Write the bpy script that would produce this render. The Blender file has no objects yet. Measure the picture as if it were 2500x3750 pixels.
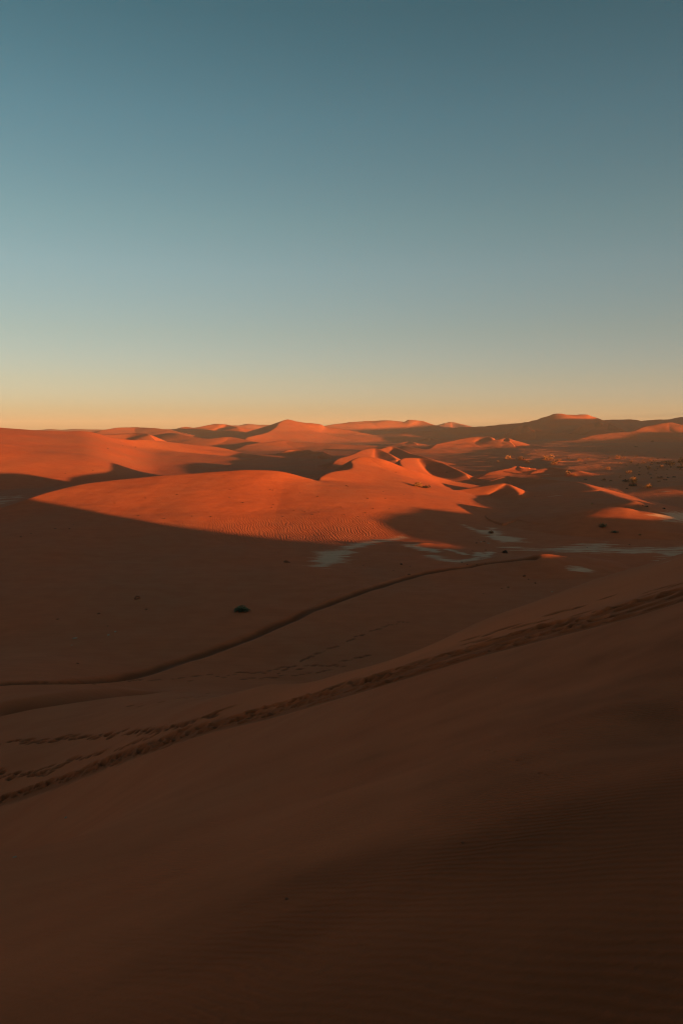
import bpy, math, random
import numpy as np

# ------------------------------------------------------------------ camera, sky, sun, exposure
C = bpy.context.scene
COL = C.collection
SUN_AZ = 50.0      # degrees to the right of straight behind the camera
SUN_EL = 2.4
EYE = 35.0         # camera height above the valley floor
PITCH = math.atan((1875 - 1572) / 2887.0)

cam_data = bpy.data.cameras.new('camera')
cam = bpy.data.objects.new('camera', cam_data)
COL.objects.link(cam)
cam.location = (0, 0, EYE)
cam.rotation_euler = (math.pi / 2 - PITCH, 0, 0)
cam_data.sensor_fit = 'VERTICAL'
cam_data.sensor_height = 24.0
cam_data.lens = 12.0 * 2887 / 1875
cam_data.clip_start = 0.1
cam_data.clip_end = 60000
C.camera = cam
C.cycles.use_denoising = True
C.cycles.denoiser = 'OPENIMAGEDENOISE'
C.cycles.denoising_prefilter = 'ACCURATE'
C.cycles.filter_width = 1.15

C.view_settings.view_transform = 'Standard'
C.view_settings.look = 'None'
C.view_settings.gamma = 1
C.view_settings.use_curve_mapping = False
C.view_settings.exposure = 1.5

world = bpy.data.worlds.new('World')
C.world = world
world.use_nodes = True
wn = world.node_tree.nodes
wl = world.node_tree.links
bg = wn['Background']
sky = wn.new('ShaderNodeTexSky')
sky.sky_type = 'NISHITA'
sky.sun_disc = False
sky.sun_elevation = math.radians(SUN_EL)
sky.sun_rotation = math.radians(180 - SUN_AZ)
sky.air_density = 0.6
sky.dust_density = 0.5
bg.inputs['Strength'].default_value = 0.115
# evening tint of the clear air by height above the horizon: (sine of elevation, colour)
tint = wn.new('ShaderNodeValToRGB')
TINT = [(0.007, (0.66, 0.60, 0.84)), (0.024, (0.63, 0.55, 0.66)), (0.059, (0.65, 0.548, 0.54)), (0.117, (0.655, 0.578, 0.497)), (0.191, (0.665, 0.648, 0.54)), (0.242, (0.61, 0.652, 0.525)),
        (0.350, (0.455, 0.60, 0.504)), (0.446, (0.315, 0.50, 0.42)), (0.75, (0.40, 0.50, 0.42)), (1.0, (0.40, 0.50, 0.42))]
while len(tint.color_ramp.elements) < len(TINT):
    tint.color_ramp.elements.new(0.5)
for el, (p, c) in zip(tint.color_ramp.elements, TINT):
    el.position = p
for el, (p, c) in zip(tint.color_ramp.elements, TINT):
    el.color = (*c, 1)
tc = wn.new('ShaderNodeTexCoord')
sep = wn.new('ShaderNodeSeparateXYZ')
wl.new(tc.outputs['Generated'], sep.inputs[0])
wl.new(sep.outputs['Z'], tint.inputs['Fac'])
mulc = wn.new('ShaderNodeMix')
mulc.data_type = 'RGBA'
mulc.blend_type = 'MULTIPLY'
mulc.inputs[0].default_value = 1
wl.new(sky.outputs['Color'], mulc.inputs[6])
wl.new(tint.outputs['Color'], mulc.inputs[7])
wl.new(mulc.outputs[2], bg.inputs['Color'])

sun_data = bpy.data.lights.new('sun', 'SUN')
sun_data.energy = 5.0
sun_data.angle = math.radians(0.5)
sun_data.color = (1.0, 0.435, 0.125)
sun = bpy.data.objects.new('sun', sun_data)
COL.objects.link(sun)
sun.rotation_euler = (math.radians(90 - SUN_EL), 0, math.radians(SUN_AZ))
sun.location = (60, -50, 120)

# ------------------------------------------------------------------ terrain heights
# TERRAIN BEGIN
F = 2887.0
COSP, SINP = math.cos(PITCH), math.sin(PITCH)
ASUN = math.radians(SUN_AZ)
SX, SY = math.sin(ASUN), -math.cos(ASUN)       # horizontal direction towards the sun
TANE = math.tan(math.radians(SUN_EL))


def ray(px, py):
    cx, cy = (px - 1250) / F, (1875 - py) / F
    dx, dy, dz = cx, COSP + cy * SINP, -SINP + cy * COSP
    h = math.hypot(dx, dy)
    return dx / h, dy / h, dz / h


def at(px, py, d):
    rx, ry, rz = ray(px, py)
    return rx * d, ry * d, EYE + rz * d


def at_z(px, py, z):
    rx, ry, rz = ray(px, py)
    return at(px, py, (z - EYE) / rz)


_rs = np.random.RandomState(7)
_perm = _rs.permutation(512)
_grad = _rs.uniform(-1, 1, (512, 2)).astype(np.float32)


def noise(x, y):
    xi, yi = np.floor(x).astype(np.int64), np.floor(y).astype(np.int64)
    fx, fy = (x - xi).astype(np.float32), (y - yi).astype(np.float32)
    u, v = fx * fx * fx * (fx * (fx * 6 - 15) + 10), fy * fy * fy * (fy * (fy * 6 - 15) + 10)
    r = []
    for a in (0, 1):
        for b in (0, 1):
            g = _grad[_perm[(xi + a + _perm[(yi + b) & 511]) & 511]]
            r.append(g[..., 0] * (fx - a) + g[..., 1] * (fy - b))
    return (r[0] * (1 - u) + r[2] * u) * (1 - v) + (r[1] * (1 - u) + r[3] * u) * v


def fbm(x, y, n=3):
    s, a = 0, 1.0
    for i in range(n):
        s = s + a * noise(x * 2 ** i + 17 * i, y * 2 ** i - 31 * i)
        a *= 0.5
    return s


def sstep(a, b, t):
    q = np.clip((t - a) / (b - a + 0.0), 0, 1)
    return q * q * (3 - 2 * q)


def smax(a, b, k):
    h = np.maximum(k - np.abs(a - b), 0) / k
    return np.maximum(a, b) + h * h * k * 0.25


GX, GY = 0.33, -0.34
BASE = []            # control points (x, y, z) of the near slope and the valley below it
for dd in (4, 8, 12):
    for th in range(-180, 180, 20):
        t = math.radians(th)
        x, y = dd * math.sin(t), dd * math.cos(t)
        BASE.append((x, y, EYE - 1.65 + GX * x + GY * y))
for p in [
    # left column, going out along the slope and down into the valley
    (0, 2933, 50), (0, 2800, 57), (0, 2710, 65), (0, 2620, 76), (0, 2555, 86), (0, 2510, 95),
    (300, 2835, 44), (300, 2700, 56), (300, 2590, 72), (300, 2540, 85),
    (640, 2700, 37), (640, 2620, 45), (640, 2570, 56), (640, 2530, 75),
    (1000, 2610, 32), (1000, 2560, 37), (1000, 2500, 43),
    (1250, 2535, 29), (1250, 2500, 32.5), (1250, 2463, 37),
    (1750, 2390, 26), (1750, 2340, 31), (1750, 2281, 40),
    (2150, 2280, 25), (2150, 2200, 33), (2150, 2130, 44),
    (2500, 2170, 25), (2500, 2100, 34), (2500, 2026, 48),
    (1250, 2700, 20), (1250, 2900, 13), (640, 2900, 22), (0, 3200, 28), (300, 3050, 28), (1750, 2600, 17), (2150, 2500, 17), (2500, 2400, 16), (2500, 2700, 11),
]:
    BASE.append(at(*p))
for th, dd, z in [
    # behind the spur's edge
    (-14, 100, 2.2), (-7, 75, 8.5), (-7, 105, 1), (0, 52, 15.5), (0, 70, 8), (0, 95, 1.5), (9, 55, 17), (9, 75, 9), (9, 100, 2.5), (16, 62, 20), (16, 85, 11), (16, 110, 4),
    (23, 65, 23.5), (23, 90, 15), (23, 115, 7), (30, 70, 27), (30, 110, 13),
    # off to the sides and behind the camera
    (-35, 20, 25.5), (-35, 50, 10), (-35, 100, 0.5), (-60, 20, 24), (-60, 60, 6), (-60, 110, 0), (-100, 30, 24), (-100, 100, 3), (-140, 30, 33), (-140, 100, 14),
    (180, 30, 41), (180, 60, 43), (180, 100, 36), (140, 30, 46), (140, 60, 49), (140, 100, 45), (90, 30, 42), (90, 60, 46), (90, 100, 44), (60, 30, 36.5), (60, 60, 36), (60, 100, 30), (42, 30, 33), (42, 60, 31), (42, 100, 22),
    (-20, 140, 0), (-10, 140, 0), (0, 140, 0), (10, 140, 0), (20, 145, 1), (30, 145, 6), (-40, 140, 0), (-80, 145, 0), (-130, 145, 8), (180, 145, 25), (130, 145, 30), (80, 145, 30), (50, 145, 18),
]:
    t = math.radians(th)
    BASE.append((dd * math.sin(t), dd * math.cos(t), z))


def _warp(x, y):
    d = np.hypot(x, y)
    r = np.log(1 + d / 6.0) * 2
    return np.stack([x / np.maximum(d, 1e-6) * r, y / np.maximum(d, 1e-6) * r], -1)


_bp = np.array(BASE)
_bc = _warp(_bp[:, 0], _bp[:, 1])
_n = len(_bc)


def _tps(r2):
    return np.where(r2 > 1e-12, 0.5 * r2 * np.log(np.maximum(r2, 1e-12)), 0)


_K = _tps(((_bc[:, None] - _bc[None]) ** 2).sum(-1)) + np.eye(_n) * 0.01
_P = np.concatenate([np.ones((_n, 1)), _bc], 1)
_A = np.block([[_K, _P], [_P.T, np.zeros((3, 3))]])
_w = np.linalg.solve(_A, np.concatenate([_bp[:, 2], np.zeros(3)]))


def rbf(x, y):
    out = np.empty(x.shape, np.float64)
    q = _warp(x, y)
    for i in range(0, len(x), 20000):
        s = q[i:i + 20000]
        k = _tps(((s[:, None] - _bc[None]) ** 2).sum(-1))
        out[i:i + 20000] = k @ _w[:_n] + _w[_n] + s @ _w[_n + 1:]
    return out


# the long unseen ridge the camera's slope belongs to, right and behind: crest heights shaped to cast the wanted shadows
SHADOW_RIDGE = [(-400, 24), (-200, 36), (-60, 44), (100, 42), (128, 40), (140, 34), (152, 24.2), (155, 21.5), (158, 18.5), (161, 16), (169, 13.2), (176, 10.9), (180, 9.9), (188, 9.4), (195, 8.8), (203, 8.6),
         (208, 10.2), (219, 13.4), (232, 14.2), (245, 14.1), (252, 14.5), (260, 12.5), (272, 10.6), (287, 10.0), (295, 11.4), (303, 12.0), (324, 12.2), (337, 9.3), (371, 9.2), (386, 9.0), (398, 6.8), (438, 6.6), (450, 10.5), (460, 11.4), (490, 11.0),
         (513, 10.2), (530, 9.6), (580, 9.5), (640, 9.5), (720, 9.8), (747, 9.0), (860, 8), (947, 13), (1080, 18), (1150, 20), (1193, 17), (1260, 19), (1480, 22), (1567, 24), (1640, 28), (1715, 33), (1770, 42), (1852, 66), (1924, 73), (2154, 80), (2300, 78), (2548, 82), (2800, 90), (3013, 99), (3400, 100), (4000, 60), (4600, 30)]


def ridge(x, y):
    u, s = x * SX + y * SY, -x * SY + y * SX
    uc = 100 - 0.2 * s
    h = np.interp(s, [r[0] for r in SHADOW_RIDGE], [r[1] for r in SHADOW_RIDGE])
    q = np.abs(u - uc)
    return h - 0.5 * (np.sqrt(q * q + 16) - 4)


def base(x, y):
    d = np.hypot(x, y)
    z = np.zeros(x.shape)
    m = d < 150
    if m.any():
        xm, ym, dm = x[m], y[m], d[m]
        r = rbf(xm, ym)
        pl = EYE - 1.65 + GX * xm + GY * ym
        w = sstep(5, 11, dm)
        r = pl * (1 - w) + r * w
        z[m] = r * (1 - sstep(115, 150, dm))
    z = smax(z, ridge(x, y), 6.0)
    und = sstep(90, 200, d)
    z = z + und * (fbm(x / 70, y / 110, 3) * 0.9) + sstep(80, 130, d) * (1 - sstep(220, 300, d)) * fbm(x / 26 + 7, y / 18 + 0.4 * x / 18, 2) * 0.55
    q = np.where(y > 1, x / np.maximum(y, 1), np.where(x > 0, 9, -9))
    z = z + 3.0 * sstep(410, 540, d) * (1 - sstep(760, 1000, d)) * sstep(0.2, 0.3, q)
    z = z + 1.5 * fbm(x / 42 + 5, y / 30, 3) * sstep(420, 580, d) * (1 - sstep(1300, 2000, d)) * sstep(0.08, 0.22, q)
    z = z + 10 * sstep(430, 680, d) * sstep(-0.23, -0.33, q) * (1 - sstep(900, 1300, d))
    z = z + (7 * sstep(-0.26, -0.09, q) * (1 - sstep(-0.06, 0.08, q)) - 4.7 * sstep(0.08, -0.1, q)) * sstep(540, 680, d) * (1 - sstep(860, 1000, d))
    rg = 1 - 2.2 * np.abs(noise(x / 420 + 3.3 + 0.3 * y / 420, y / 260 - 0.35 * x / 260)) + 0.4 * noise(x / 120, y / 90)
    z = z + 9 * np.maximum(rg, 0) * sstep(1500, 2600, d) * (1 - sstep(5000, 8000, d))
    z = z + 0.012 * np.clip(d - 650, 0, 900) * sstep(0.12, 0.28, q)
    return z


def spline(pts, n=5):
    p = np.array(pts, float)
    p = np.vstack([2 * p[0] - p[1], p, 2 * p[-1] - p[-2]])
    out = []
    for i in range(1, len(p) - 2):
        for k in range(n):
            t = k / n
            a, b, c, d = p[i - 1], p[i], p[i + 1], p[i + 2]
            out.append(0.5 * (2 * b + (c - a) * t + (2 * a - 5 * b + 4 * c - d) * t * t + (3 * b - a - 3 * c + d) * t ** 3))
    out.append(p[-2])
    return np.array(out)


# every dune: a crest line of (px, py, distance), the reach of its near and far sides, and how each side curves
DUNES = []


def dune(name, pts, wf, wb, pf=1.3, pb=1.1, rnd=0.0, k=1.0, n=8):
    DUNES.append(dict(name=name, pts=pts, wf=wf, wb=wb, pf=pf, pb=pb, rnd=rnd, k=k, n=n))


# the great dune in the middle, its left crest and its hooked peak
dune('main_dune', [(-260, 1905, 310), (0, 1860, 316), (106, 1826, 320), (230, 1789, 328), (402, 1760, 336), (689, 1735, 343), (900, 1721, 346), (1030, 1727, 347), (1125, 1750, 346), (1166, 1760, 348), (1181, 1744, 356), (1215, 1729, 371), (1282, 1717, 391),
                   (1291, 1702, 407), (1288, 1687, 422), (1328, 1673, 436), (1400, 1682, 438), (1480, 1711, 440), (1560, 1735, 446), (1661, 1762, 450)],
     [100, 100, 100, 105, 110, 110, 108, 102, 98, 95, 92, 90, 90, 90, 92, 95, 92, 80, 50, 30], [20, 20, 22, 26, 32, 36, 40, 36, 26, 22, 20, 22, 24, 26, 30, 30, 30, 24, 14, 8], pf=1.22, pb=1.0, rnd=1)
# dune on the left
dune('left_dune', [(-420, 1545, 720), (-200, 1555, 770), (0, 1566, 820), (109, 1574, 850), (230, 1579, 875), (327, 1581, 900), (400, 1600, 920), (470, 1610, 935)],
     [260, 260, 240, 220, 200, 170, 120, 80], [120, 120, 120, 110, 100, 90, 60, 40], pf=1.1, pb=1.0, rnd=6)
dune('left_dune', [(330, 1606, 915), (430, 1611, 930), (534, 1610, 950), (574, 1614, 965), (689, 1627, 1000), (804, 1639, 1030), (895, 1664, 1050)],
     [110, 110, 110, 110, 105, 90, 60], [40, 45, 45, 40, 36, 30, 20], pf=1.2, pb=1.0, rnd=2)
# beyond the left dune
dune('far_dune', [(379, 1590, 1500), (480, 1586, 1500), (530, 1587, 1480), (550, 1593, 1450)], 120, 60, rnd=2)
dune('far_dune', [(610, 1586, 1700), (650, 1587, 1650), (690, 1596, 1600), (760, 1606, 1560), (840, 1600, 1580), (900, 1612, 1540), (960, 1624, 1500)], 160, 70, rnd=2)
# mid-distance dunes
dune('far_dune', [(900, 1630, 1350), (938, 1624, 1400), (1000, 1617, 1440), (1040, 1612, 1460), (1080, 1618, 1450), (1160, 1621, 1440), (1260, 1627, 1420), (1368, 1632, 1400)],
     [90, 100, 120, 130, 120, 110, 100, 70], [40, 40, 50, 50, 40, 40, 30, 30], rnd=1.5)
dune('low_dune', [(1047, 1650, 1050), (1080, 1644, 1060), (1130, 1647, 1050), (1140, 1655, 1030)], 40, 20)
dune('low_dune', [(1064, 1674, 860), (1120, 1658, 900), (1184, 1652, 920), (1172, 1666, 880)], 50, 16)
dune('hooked_dune', [(1225, 1692, 690), (1246, 1678, 715), (1288, 1666, 765), (1325, 1649, 825), (1362, 1641, 860), (1396, 1648, 850), (1428, 1664, 810), (1450, 1682, 770)],
     [44, 56, 74, 92, 100, 90, 70, 40], [14, 18, 20, 24, 26, 24, 20, 16], rnd=1)
dune('hooked_dune', [(1375, 1650, 925), (1405, 1641, 955), (1433, 1634, 975), (1462, 1643, 955), (1500, 1660, 900), (1556, 1674, 850), (1606, 1692, 800)],
     [50, 74, 90, 84, 70, 56, 40], [20, 24, 24, 22, 20, 18, 16], rnd=1)
dune('hooked_dune', [(1486, 1722, 505), (1470, 1706, 530), (1463, 1692, 556), (1468, 1683, 580), (1492, 1677, 605), (1522, 1676, 615), (1560, 1681, 612), (1621, 1697, 590), (1665, 1717, 560), (1705, 1738, 530)],
     [36, 46, 56, 64, 68, 68, 64, 56, 46, 34], [12, 14, 16, 18, 20, 20, 20, 18, 16, 14], rnd=1)
# low rises on the plain, right of the great dune
dune('low_dune', [(1650, 1802, 388), (1686, 1794, 396), (1772, 1780, 405), (1830, 1771, 410), (1858, 1773, 410), (1884, 1791, 398), (1900, 1808, 386)],
     [24, 36, 48, 52, 48, 34, 20], [12, 14, 16, 18, 18, 14, 10], rnd=1)
dune('low_dune', [(1776, 1736, 560), (1810, 1726, 580), (1870, 1714, 600), (1893, 1707, 620), (1905, 1714, 600), (1925, 1716, 600)], 40, 18, rnd=.5)
dune('low_dune', [(1795, 1760, 500), (1850, 1744, 520), (1876, 1746, 515), (1960, 1752, 500), (2090, 1765, 470)], [25, 32, 30, 24, 16], 16, rnd=.5)
dune('low_dune', [(1960, 1722, 590), (2000, 1713, 610), (2060, 1716, 600), (2120, 1724, 580)], 30, 16)
dune('low_dune', [(2000, 1770, 490), (2088, 1764, 468), (2134, 1771, 442), (2174, 1790, 402), (2203, 1799, 394), (2260, 1819, 360), (2310, 1834, 332), (2340, 1847, 325), (2366, 1864, 318)],
     [30, 46, 64, 70, 70, 66, 58, 40, 24], [10, 14, 20, 24, 26, 30, 26, 20, 12], pf=1.1, rnd=2)
dune('low_dune', [(2010, 1882, 311), (2090, 1866, 307), (2160, 1859, 303), (2240, 1857, 301), (2300, 1862, 301), (2335, 1872, 301)], [14, 24, 34, 36, 32, 18], 16, pf=1.0, rnd=4, k=3)
dune('low_dune', [(1505, 1992, 236), (1545, 1987, 236), (1590, 1991, 236)], 9, 6, n=6)
dune('low_dune', [(1915, 2040, 211), (1960, 2030, 206), (2010, 2029, 206), (2070, 2038, 210)], 16, 10, n=6, pf=1.1)
dune('low_dune', [(2440, 1784, 470), (2520, 1776, 480), (2640, 1770, 490)], 30, 18)
# dunes beyond the plain on the right
dune('star_dune', [(1480, 1632, 1250), (1563, 1645, 1200), (1600, 1626, 1330), (1670, 1612, 1400), (1715, 1602, 1430), (1755, 1598, 1440), (1790, 1600, 1430), (1810, 1611, 1400), (1852, 1604, 1440), (1866, 1612, 1400)],
     [60, 70, 100, 120, 130, 130, 120, 100, 90, 60], [30, 30, 40, 50, 50, 50, 46, 40, 40, 30], rnd=1)
dune('far_dune', [(1450, 1625, 1700), (1497, 1616, 1750), (1520, 1622, 1700)], 60, 30)
dune('far_dune', [(1555, 1606, 2000), (1572, 1601, 2050), (1600, 1612, 1980)], 80, 40)
dune('right_dune', [(2060, 1622, 1500), (2099, 1613, 1560), (2174, 1593, 1650), (2260, 1583, 1700), (2317, 1578, 1720), (2358, 1562, 1760), (2400, 1554, 1780), (2449, 1546, 1800), (2500, 1556, 1780), (2620, 1578, 1750), (2800, 1592, 1700)],
     [80, 100, 150, 180, 190, 230, 260, 290, 260, 240, 260], [50, 60, 70, 70, 70, 90, 110, 130, 120, 120, 130], pf=1.3, rnd=1)
# the dark hill and its ridge
dune('dark_hill', [(1500, 1580, 2300), (1720, 1563, 2380), (1875, 1552, 2430), (1921, 1547, 2440), (1967, 1535, 2460), (2036, 1514, 2480), (2076, 1518, 2500), (2145, 1517, 2520), (2174, 1526, 2520), (2220, 1542, 2520), (2280, 1560, 2500)],
     [300, 330, 360, 380, 430, 480, 480, 470, 430, 380, 300], [150] * 11, pf=1.25, rnd=0.5)
dune('far_dune', [(1880, 1566, 2150), (1921, 1554, 2200), (1935, 1563, 2150)], 110, 40)
dune('far_dune', [(1910, 1586, 1900), (1960, 1574, 1950), (2010, 1582, 1900), (2060, 1584, 1900)], 100, 50)
dune('far_dune', [(2130, 1556, 2150), (2185, 1540, 2250), (2200, 1545, 2200)], 120, 50)
dune('far_dune', [(2170, 1572, 1950), (2224, 1551, 2050), (2260, 1566, 1980)], 120, 60)
dune('far_ridge', [(2150, 1545, 3100), (2254, 1537, 3200), (2317, 1536, 3250), (2340, 1541, 3200), (2403, 1536, 3300), (2449, 1535, 3300), (2500, 1526, 3350), (2620, 1515, 3400), (2800, 1500, 3500)], 420, 250, rnd=4)
dune('far_ridge', [(1600, 1560, 5200), (1625, 1551, 5300), (1652, 1545, 5400), (1686, 1553, 5300), (1720, 1562, 5200), (1800, 1566, 5200)], 500, 300, rnd=4)
dune('far_ridge', [(1180, 1562, 3300), (1236, 1552, 3400), (1288, 1545, 3450), (1345, 1541, 3500), (1403, 1539, 3500), (1460, 1542, 3500), (1480, 1544, 3500), (1497, 1537, 3500), (1540, 1540, 3500), (1575, 1552, 3450), (1610, 1562, 3400)],
     400, 250, rnd=3)
dune('star_dune', [(905, 1602, 1750), (932, 1595, 1800), (972, 1586, 1900), (1010, 1565, 2050), (1024, 1548, 2150), (1047, 1537, 2200), (1064, 1538, 2210), (1098, 1545, 2220), (1144, 1550, 2230), (1173, 1554, 2230), (1200, 1563, 2230), (1300, 1578, 2200)],
     [100, 120, 180, 280, 380, 440, 440, 400, 360, 320, 260, 160], [60, 70, 100, 150, 180, 200, 200, 180, 160, 150, 120, 80], pf=1.5, rnd=2)
dune('far_ridge', [(820, 1563, 4200), (846, 1559, 4300), (932, 1552, 4400), (990, 1553, 4400), (1050, 1558, 4400)], 400, 250, rnd=3)
dune('far_ridge', [(600, 1572, 2500), (637, 1571, 2550), (677, 1563, 2600), (718, 1565, 2600), (775, 1554, 2650), (804, 1552, 2650), (832, 1555, 2650), (855, 1562, 2600), (880, 1575, 2500)],
     [200, 260, 300, 300, 330, 330, 300, 250, 160], 180, pf=1.2, rnd=2)
dune('far_ridge', [(370, 1576, 2200), (425, 1567, 2300), (471, 1564, 2350), (517, 1565, 2350), (563, 1567, 2300), (620, 1575, 2250)], 260, 120, rnd=2)
dune('far_ridge', [(-300, 1566, 4200), (-100, 1570, 4200), (115, 1575, 4200), (184, 1571, 4200), (230, 1574, 4200), (281, 1571, 4200), (379, 1572, 4200), (520, 1570, 4200), (600, 1570, 4200), (700, 1574, 4200)], 400, 250, rnd=3)


def heights(x, y):
    """Height and dune index (-1 = open ground) at every point."""
    zb = base(x, y)
    bump = np.zeros(x.shape)
    top = np.zeros(x.shape)
    idx = np.full(x.shape, -1, np.int16)
    for i, D in enumerate(DUNES):
        m = len(D['pts'])
        wf = np.full(m, D['wf'], float) if np.isscalar(D['wf']) else np.array(D['wf'], float)
        wb = np.full(m, D['wb'], float) if np.isscalar(D['wb']) else np.array(D['wb'], float)
        cr = np.array([at(*p) for p in D['pts']])
        hb = np.maximum(cr[:, 2] - base(cr[:, 0], cr[:, 1]), 0.05)
        sp = spline(np.column_stack([cr[:, :2], hb, wf, wb]), D['n'])
        mx = max(wf.max(), wb.max())
        lo, hi = sp[:, :2].min(0) - mx, sp[:, :2].max(0) + mx
        sel = np.nonzero((x > lo[0]) & (x < hi[0]) & (y > lo[1]) & (y < hi[1]))[0]
        if not len(sel):
            continue
        xs, ys = x[sel].astype(np.float32), y[sel].astype(np.float32)
        # a little wander so that no flank is a perfect extrusion
        best = np.full(len(sel), 1e12, np.float32)
        H = np.zeros(len(sel), np.float32); WF = H.copy(); WB = H.copy(); side = H.copy(); W = H.copy()
        for a, b in zip(sp[:-1], sp[1:]):
            vx, vy = b[0] - a[0], b[1] - a[1]
            L2 = vx * vx + vy * vy + 1e-9
            t = np.clip(((xs - a[0]) * vx + (ys - a[1]) * vy) / L2, 0, 1)
            ex, ey = xs - a[0] - t * vx, ys - a[1] - t * vy
            d2 = ex * ex + ey * ey
            c = d2 < best
            best = np.where(c, d2, best)
            w = 1 / (d2 + 0.05) ** 3 * math.sqrt(L2)
            W += w
            H += w * (a[2] + t * (b[2] - a[2]))
            WF += w * (a[3] + t * (b[3] - a[3]))
            WB += w * (a[4] + t * (b[4] - a[4]))
            side = np.where(c, vx * ey - vy * ex, side)
        H /= W; WF /= W; WB /= W
        dist = np.sqrt(best)
        r = D['rnd']
        if r:
            dist = np.sqrt(dist * dist + r * r) - r
        wn_ = 1 + 0.12 * fbm(xs / (mx * 0.6), ys / (mx * 0.6), 2)
        qf = np.clip(1 - dist / (WF * wn_), 0, 1)
        qb = np.clip(1 - dist / (WB * wn_), 0, 1)
        g = np.where(side < 0, qf ** D['pf'], qb ** D['pb'])
        # soften the foot
        hh = H * g
        z = bump[sel]
        big = hh > top[sel]
        ii = idx[sel]
        ii[big & (hh > 0.25)] = i
        idx[sel] = ii
        top[sel] = np.maximum(top[sel], hh)
        bump[sel] = np.where(hh > 0, smax(z, hh, D['k']) - np.where((z < 1e-4), np.maximum(D['k'] - np.abs(z - hh), 0) ** 2 / D['k'] * 0.25, 0), z)
    return zb + bump, idx
# TERRAIN END


# the sheet of sand: a polar grid about the viewpoint, finest where details are small
def spaced(stops):
    out = [stops[0][0]]
    for a, (end, ratio) in zip(stops[:-1], [(b[0], b[1]) for b in stops[1:]]):
        n = max(1, int(round(math.log(end / out[-1]) / math.log(ratio))))
        out += list(np.geomspace(out[-1], end, n + 1)[1:])
    return np.array(out)


DIST = spaced([(0.5, 0), (1.8, 1.03), (20, 1.0055), (75, 1.0022), (160, 1.004), (520, 1.003), (1200, 1.004), (4000, 1.005), (13000, 1.015)])
_side = np.concatenate([np.arange(24.6, 40, 0.2), np.arange(40, 110, 0.35), np.arange(110, 180.5, 1.25)])
_side = _side[_side < 179.9]
ANG = np.radians(np.concatenate([-_side[::-1], np.arange(-24.5, 24.5001, 0.045), _side, [180.0]]))
ND, NA = len(DIST), len(ANG)
_D, _T = np.meshgrid(DIST, ANG, indexing='ij')
GXX, GYY = (_D * np.sin(_T)).ravel(), (_D * np.cos(_T)).ravel()
_z, _i = heights(GXX, GYY)
Z = _z.reshape(ND, NA)
IDX = _i.reshape(ND, NA)
GXX, GYY = GXX.reshape(ND, NA), GYY.reshape(ND, NA)


def land(px, py, dmin=1.5):
    """The point of the sand that the ray through (px, py) meets."""
    rx, ry, rz = ray(px, py)
    c = int(np.argmin(np.abs(ANG - math.atan2(rx, ry))))
    k = np.nonzero((EYE + rz * DIST < Z[:, c]) & (DIST > dmin))[0]
    k = k[0] if len(k) else ND - 1
    if k > 0:
        f0 = EYE + rz * DIST[k - 1] - Z[k - 1, c]
        f1 = Z[k, c] - EYE - rz * DIST[k]
        d = DIST[k - 1] + (DIST[k] - DIST[k - 1]) * f0 / max(f0 + f1, 1e-9)
    else:
        d = DIST[0]
    return rx * d, ry * d, EYE + rz * d


def ground_z(x, y):
    d, t = math.hypot(x, y), math.atan2(x, y)
    j = min(max(int(np.searchsorted(ANG, t)), 1), NA - 1)
    i = min(max(int(np.searchsorted(DIST, d)), 1), ND - 1)
    a = (t - ANG[j - 1]) / (ANG[j] - ANG[j - 1]); b = (d - DIST[i - 1]) / (DIST[i] - DIST[i - 1])
    return float((Z[i - 1, j - 1] * (1 - a) + Z[i - 1, j] * a) * (1 - b) + (Z[i, j - 1] * (1 - a) + Z[i, j] * a) * b)


def window(x, y, r):
    """Grid rows and columns round a point."""
    d, t = math.hypot(x, y), math.atan2(x, y)
    dt = r / max(d, 0.1)
    return slice(int(np.searchsorted(DIST, d - r)), int(np.searchsorted(DIST, d + r)) + 1), slice(int(np.searchsorted(ANG, t - dt)), int(np.searchsorted(ANG, t + dt)) + 1)


def pit(x, y, r, depth, ang=0.0, stretch=1.0, rim=0.25, dark=0.0):
    w = window(x, y, r * 2.6 * max(stretch, 1))
    ex, ey = GXX[w] - x, GYY[w] - y
    ca, sa = math.cos(ang), math.sin(ang)
    a, b = (ex * ca + ey * sa) / stretch, -ex * sa + ey * ca
    q = (a * a + b * b) / (r * r)
    if dark:
        COARSE_SHADE[w] = np.maximum(COARSE_SHADE[w], dark * np.exp(-q * q * 0.8))  # shade inside the print, painted into the sand colour
    Z[w] -= depth * (np.exp(-q * 1.4) - rim * np.exp(-(np.sqrt(q) - 1.35) ** 2 * 7))


def line_field(pts, width, n=6, img=True):
    """1 on the line, falling to 0 at `width` metres from it; the line is given in picture points on the sand."""
    wp = np.array([land(*p)[:2] for p in pts]) if img else np.array(pts, float)
    sp = spline(wp, n)
    best = np.full(GXX.shape, 1e12)
    lo, hi = sp.min(0) - width, sp.max(0) + width
    sel = (GXX > lo[0]) & (GXX < hi[0]) & (GYY > lo[1]) & (GYY < hi[1])
    xs, ys = GXX[sel], GYY[sel]
    b2 = np.full(xs.shape, 1e12)
    for a, b in zip(sp[:-1], sp[1:]):
        v = b - a
        t = np.clip(((xs - a[0]) * v[0] + (ys - a[1]) * v[1]) / (v @ v + 1e-9), 0, 1)
        b2 = np.minimum(b2, (xs - a[0] - t * v[0]) ** 2 + (ys - a[1] - t * v[1]) ** 2)
    out = np.zeros(GXX.shape)
    out[sel] = np.clip(1 - np.sqrt(b2) / width, 0, 1)
    return out


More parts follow.
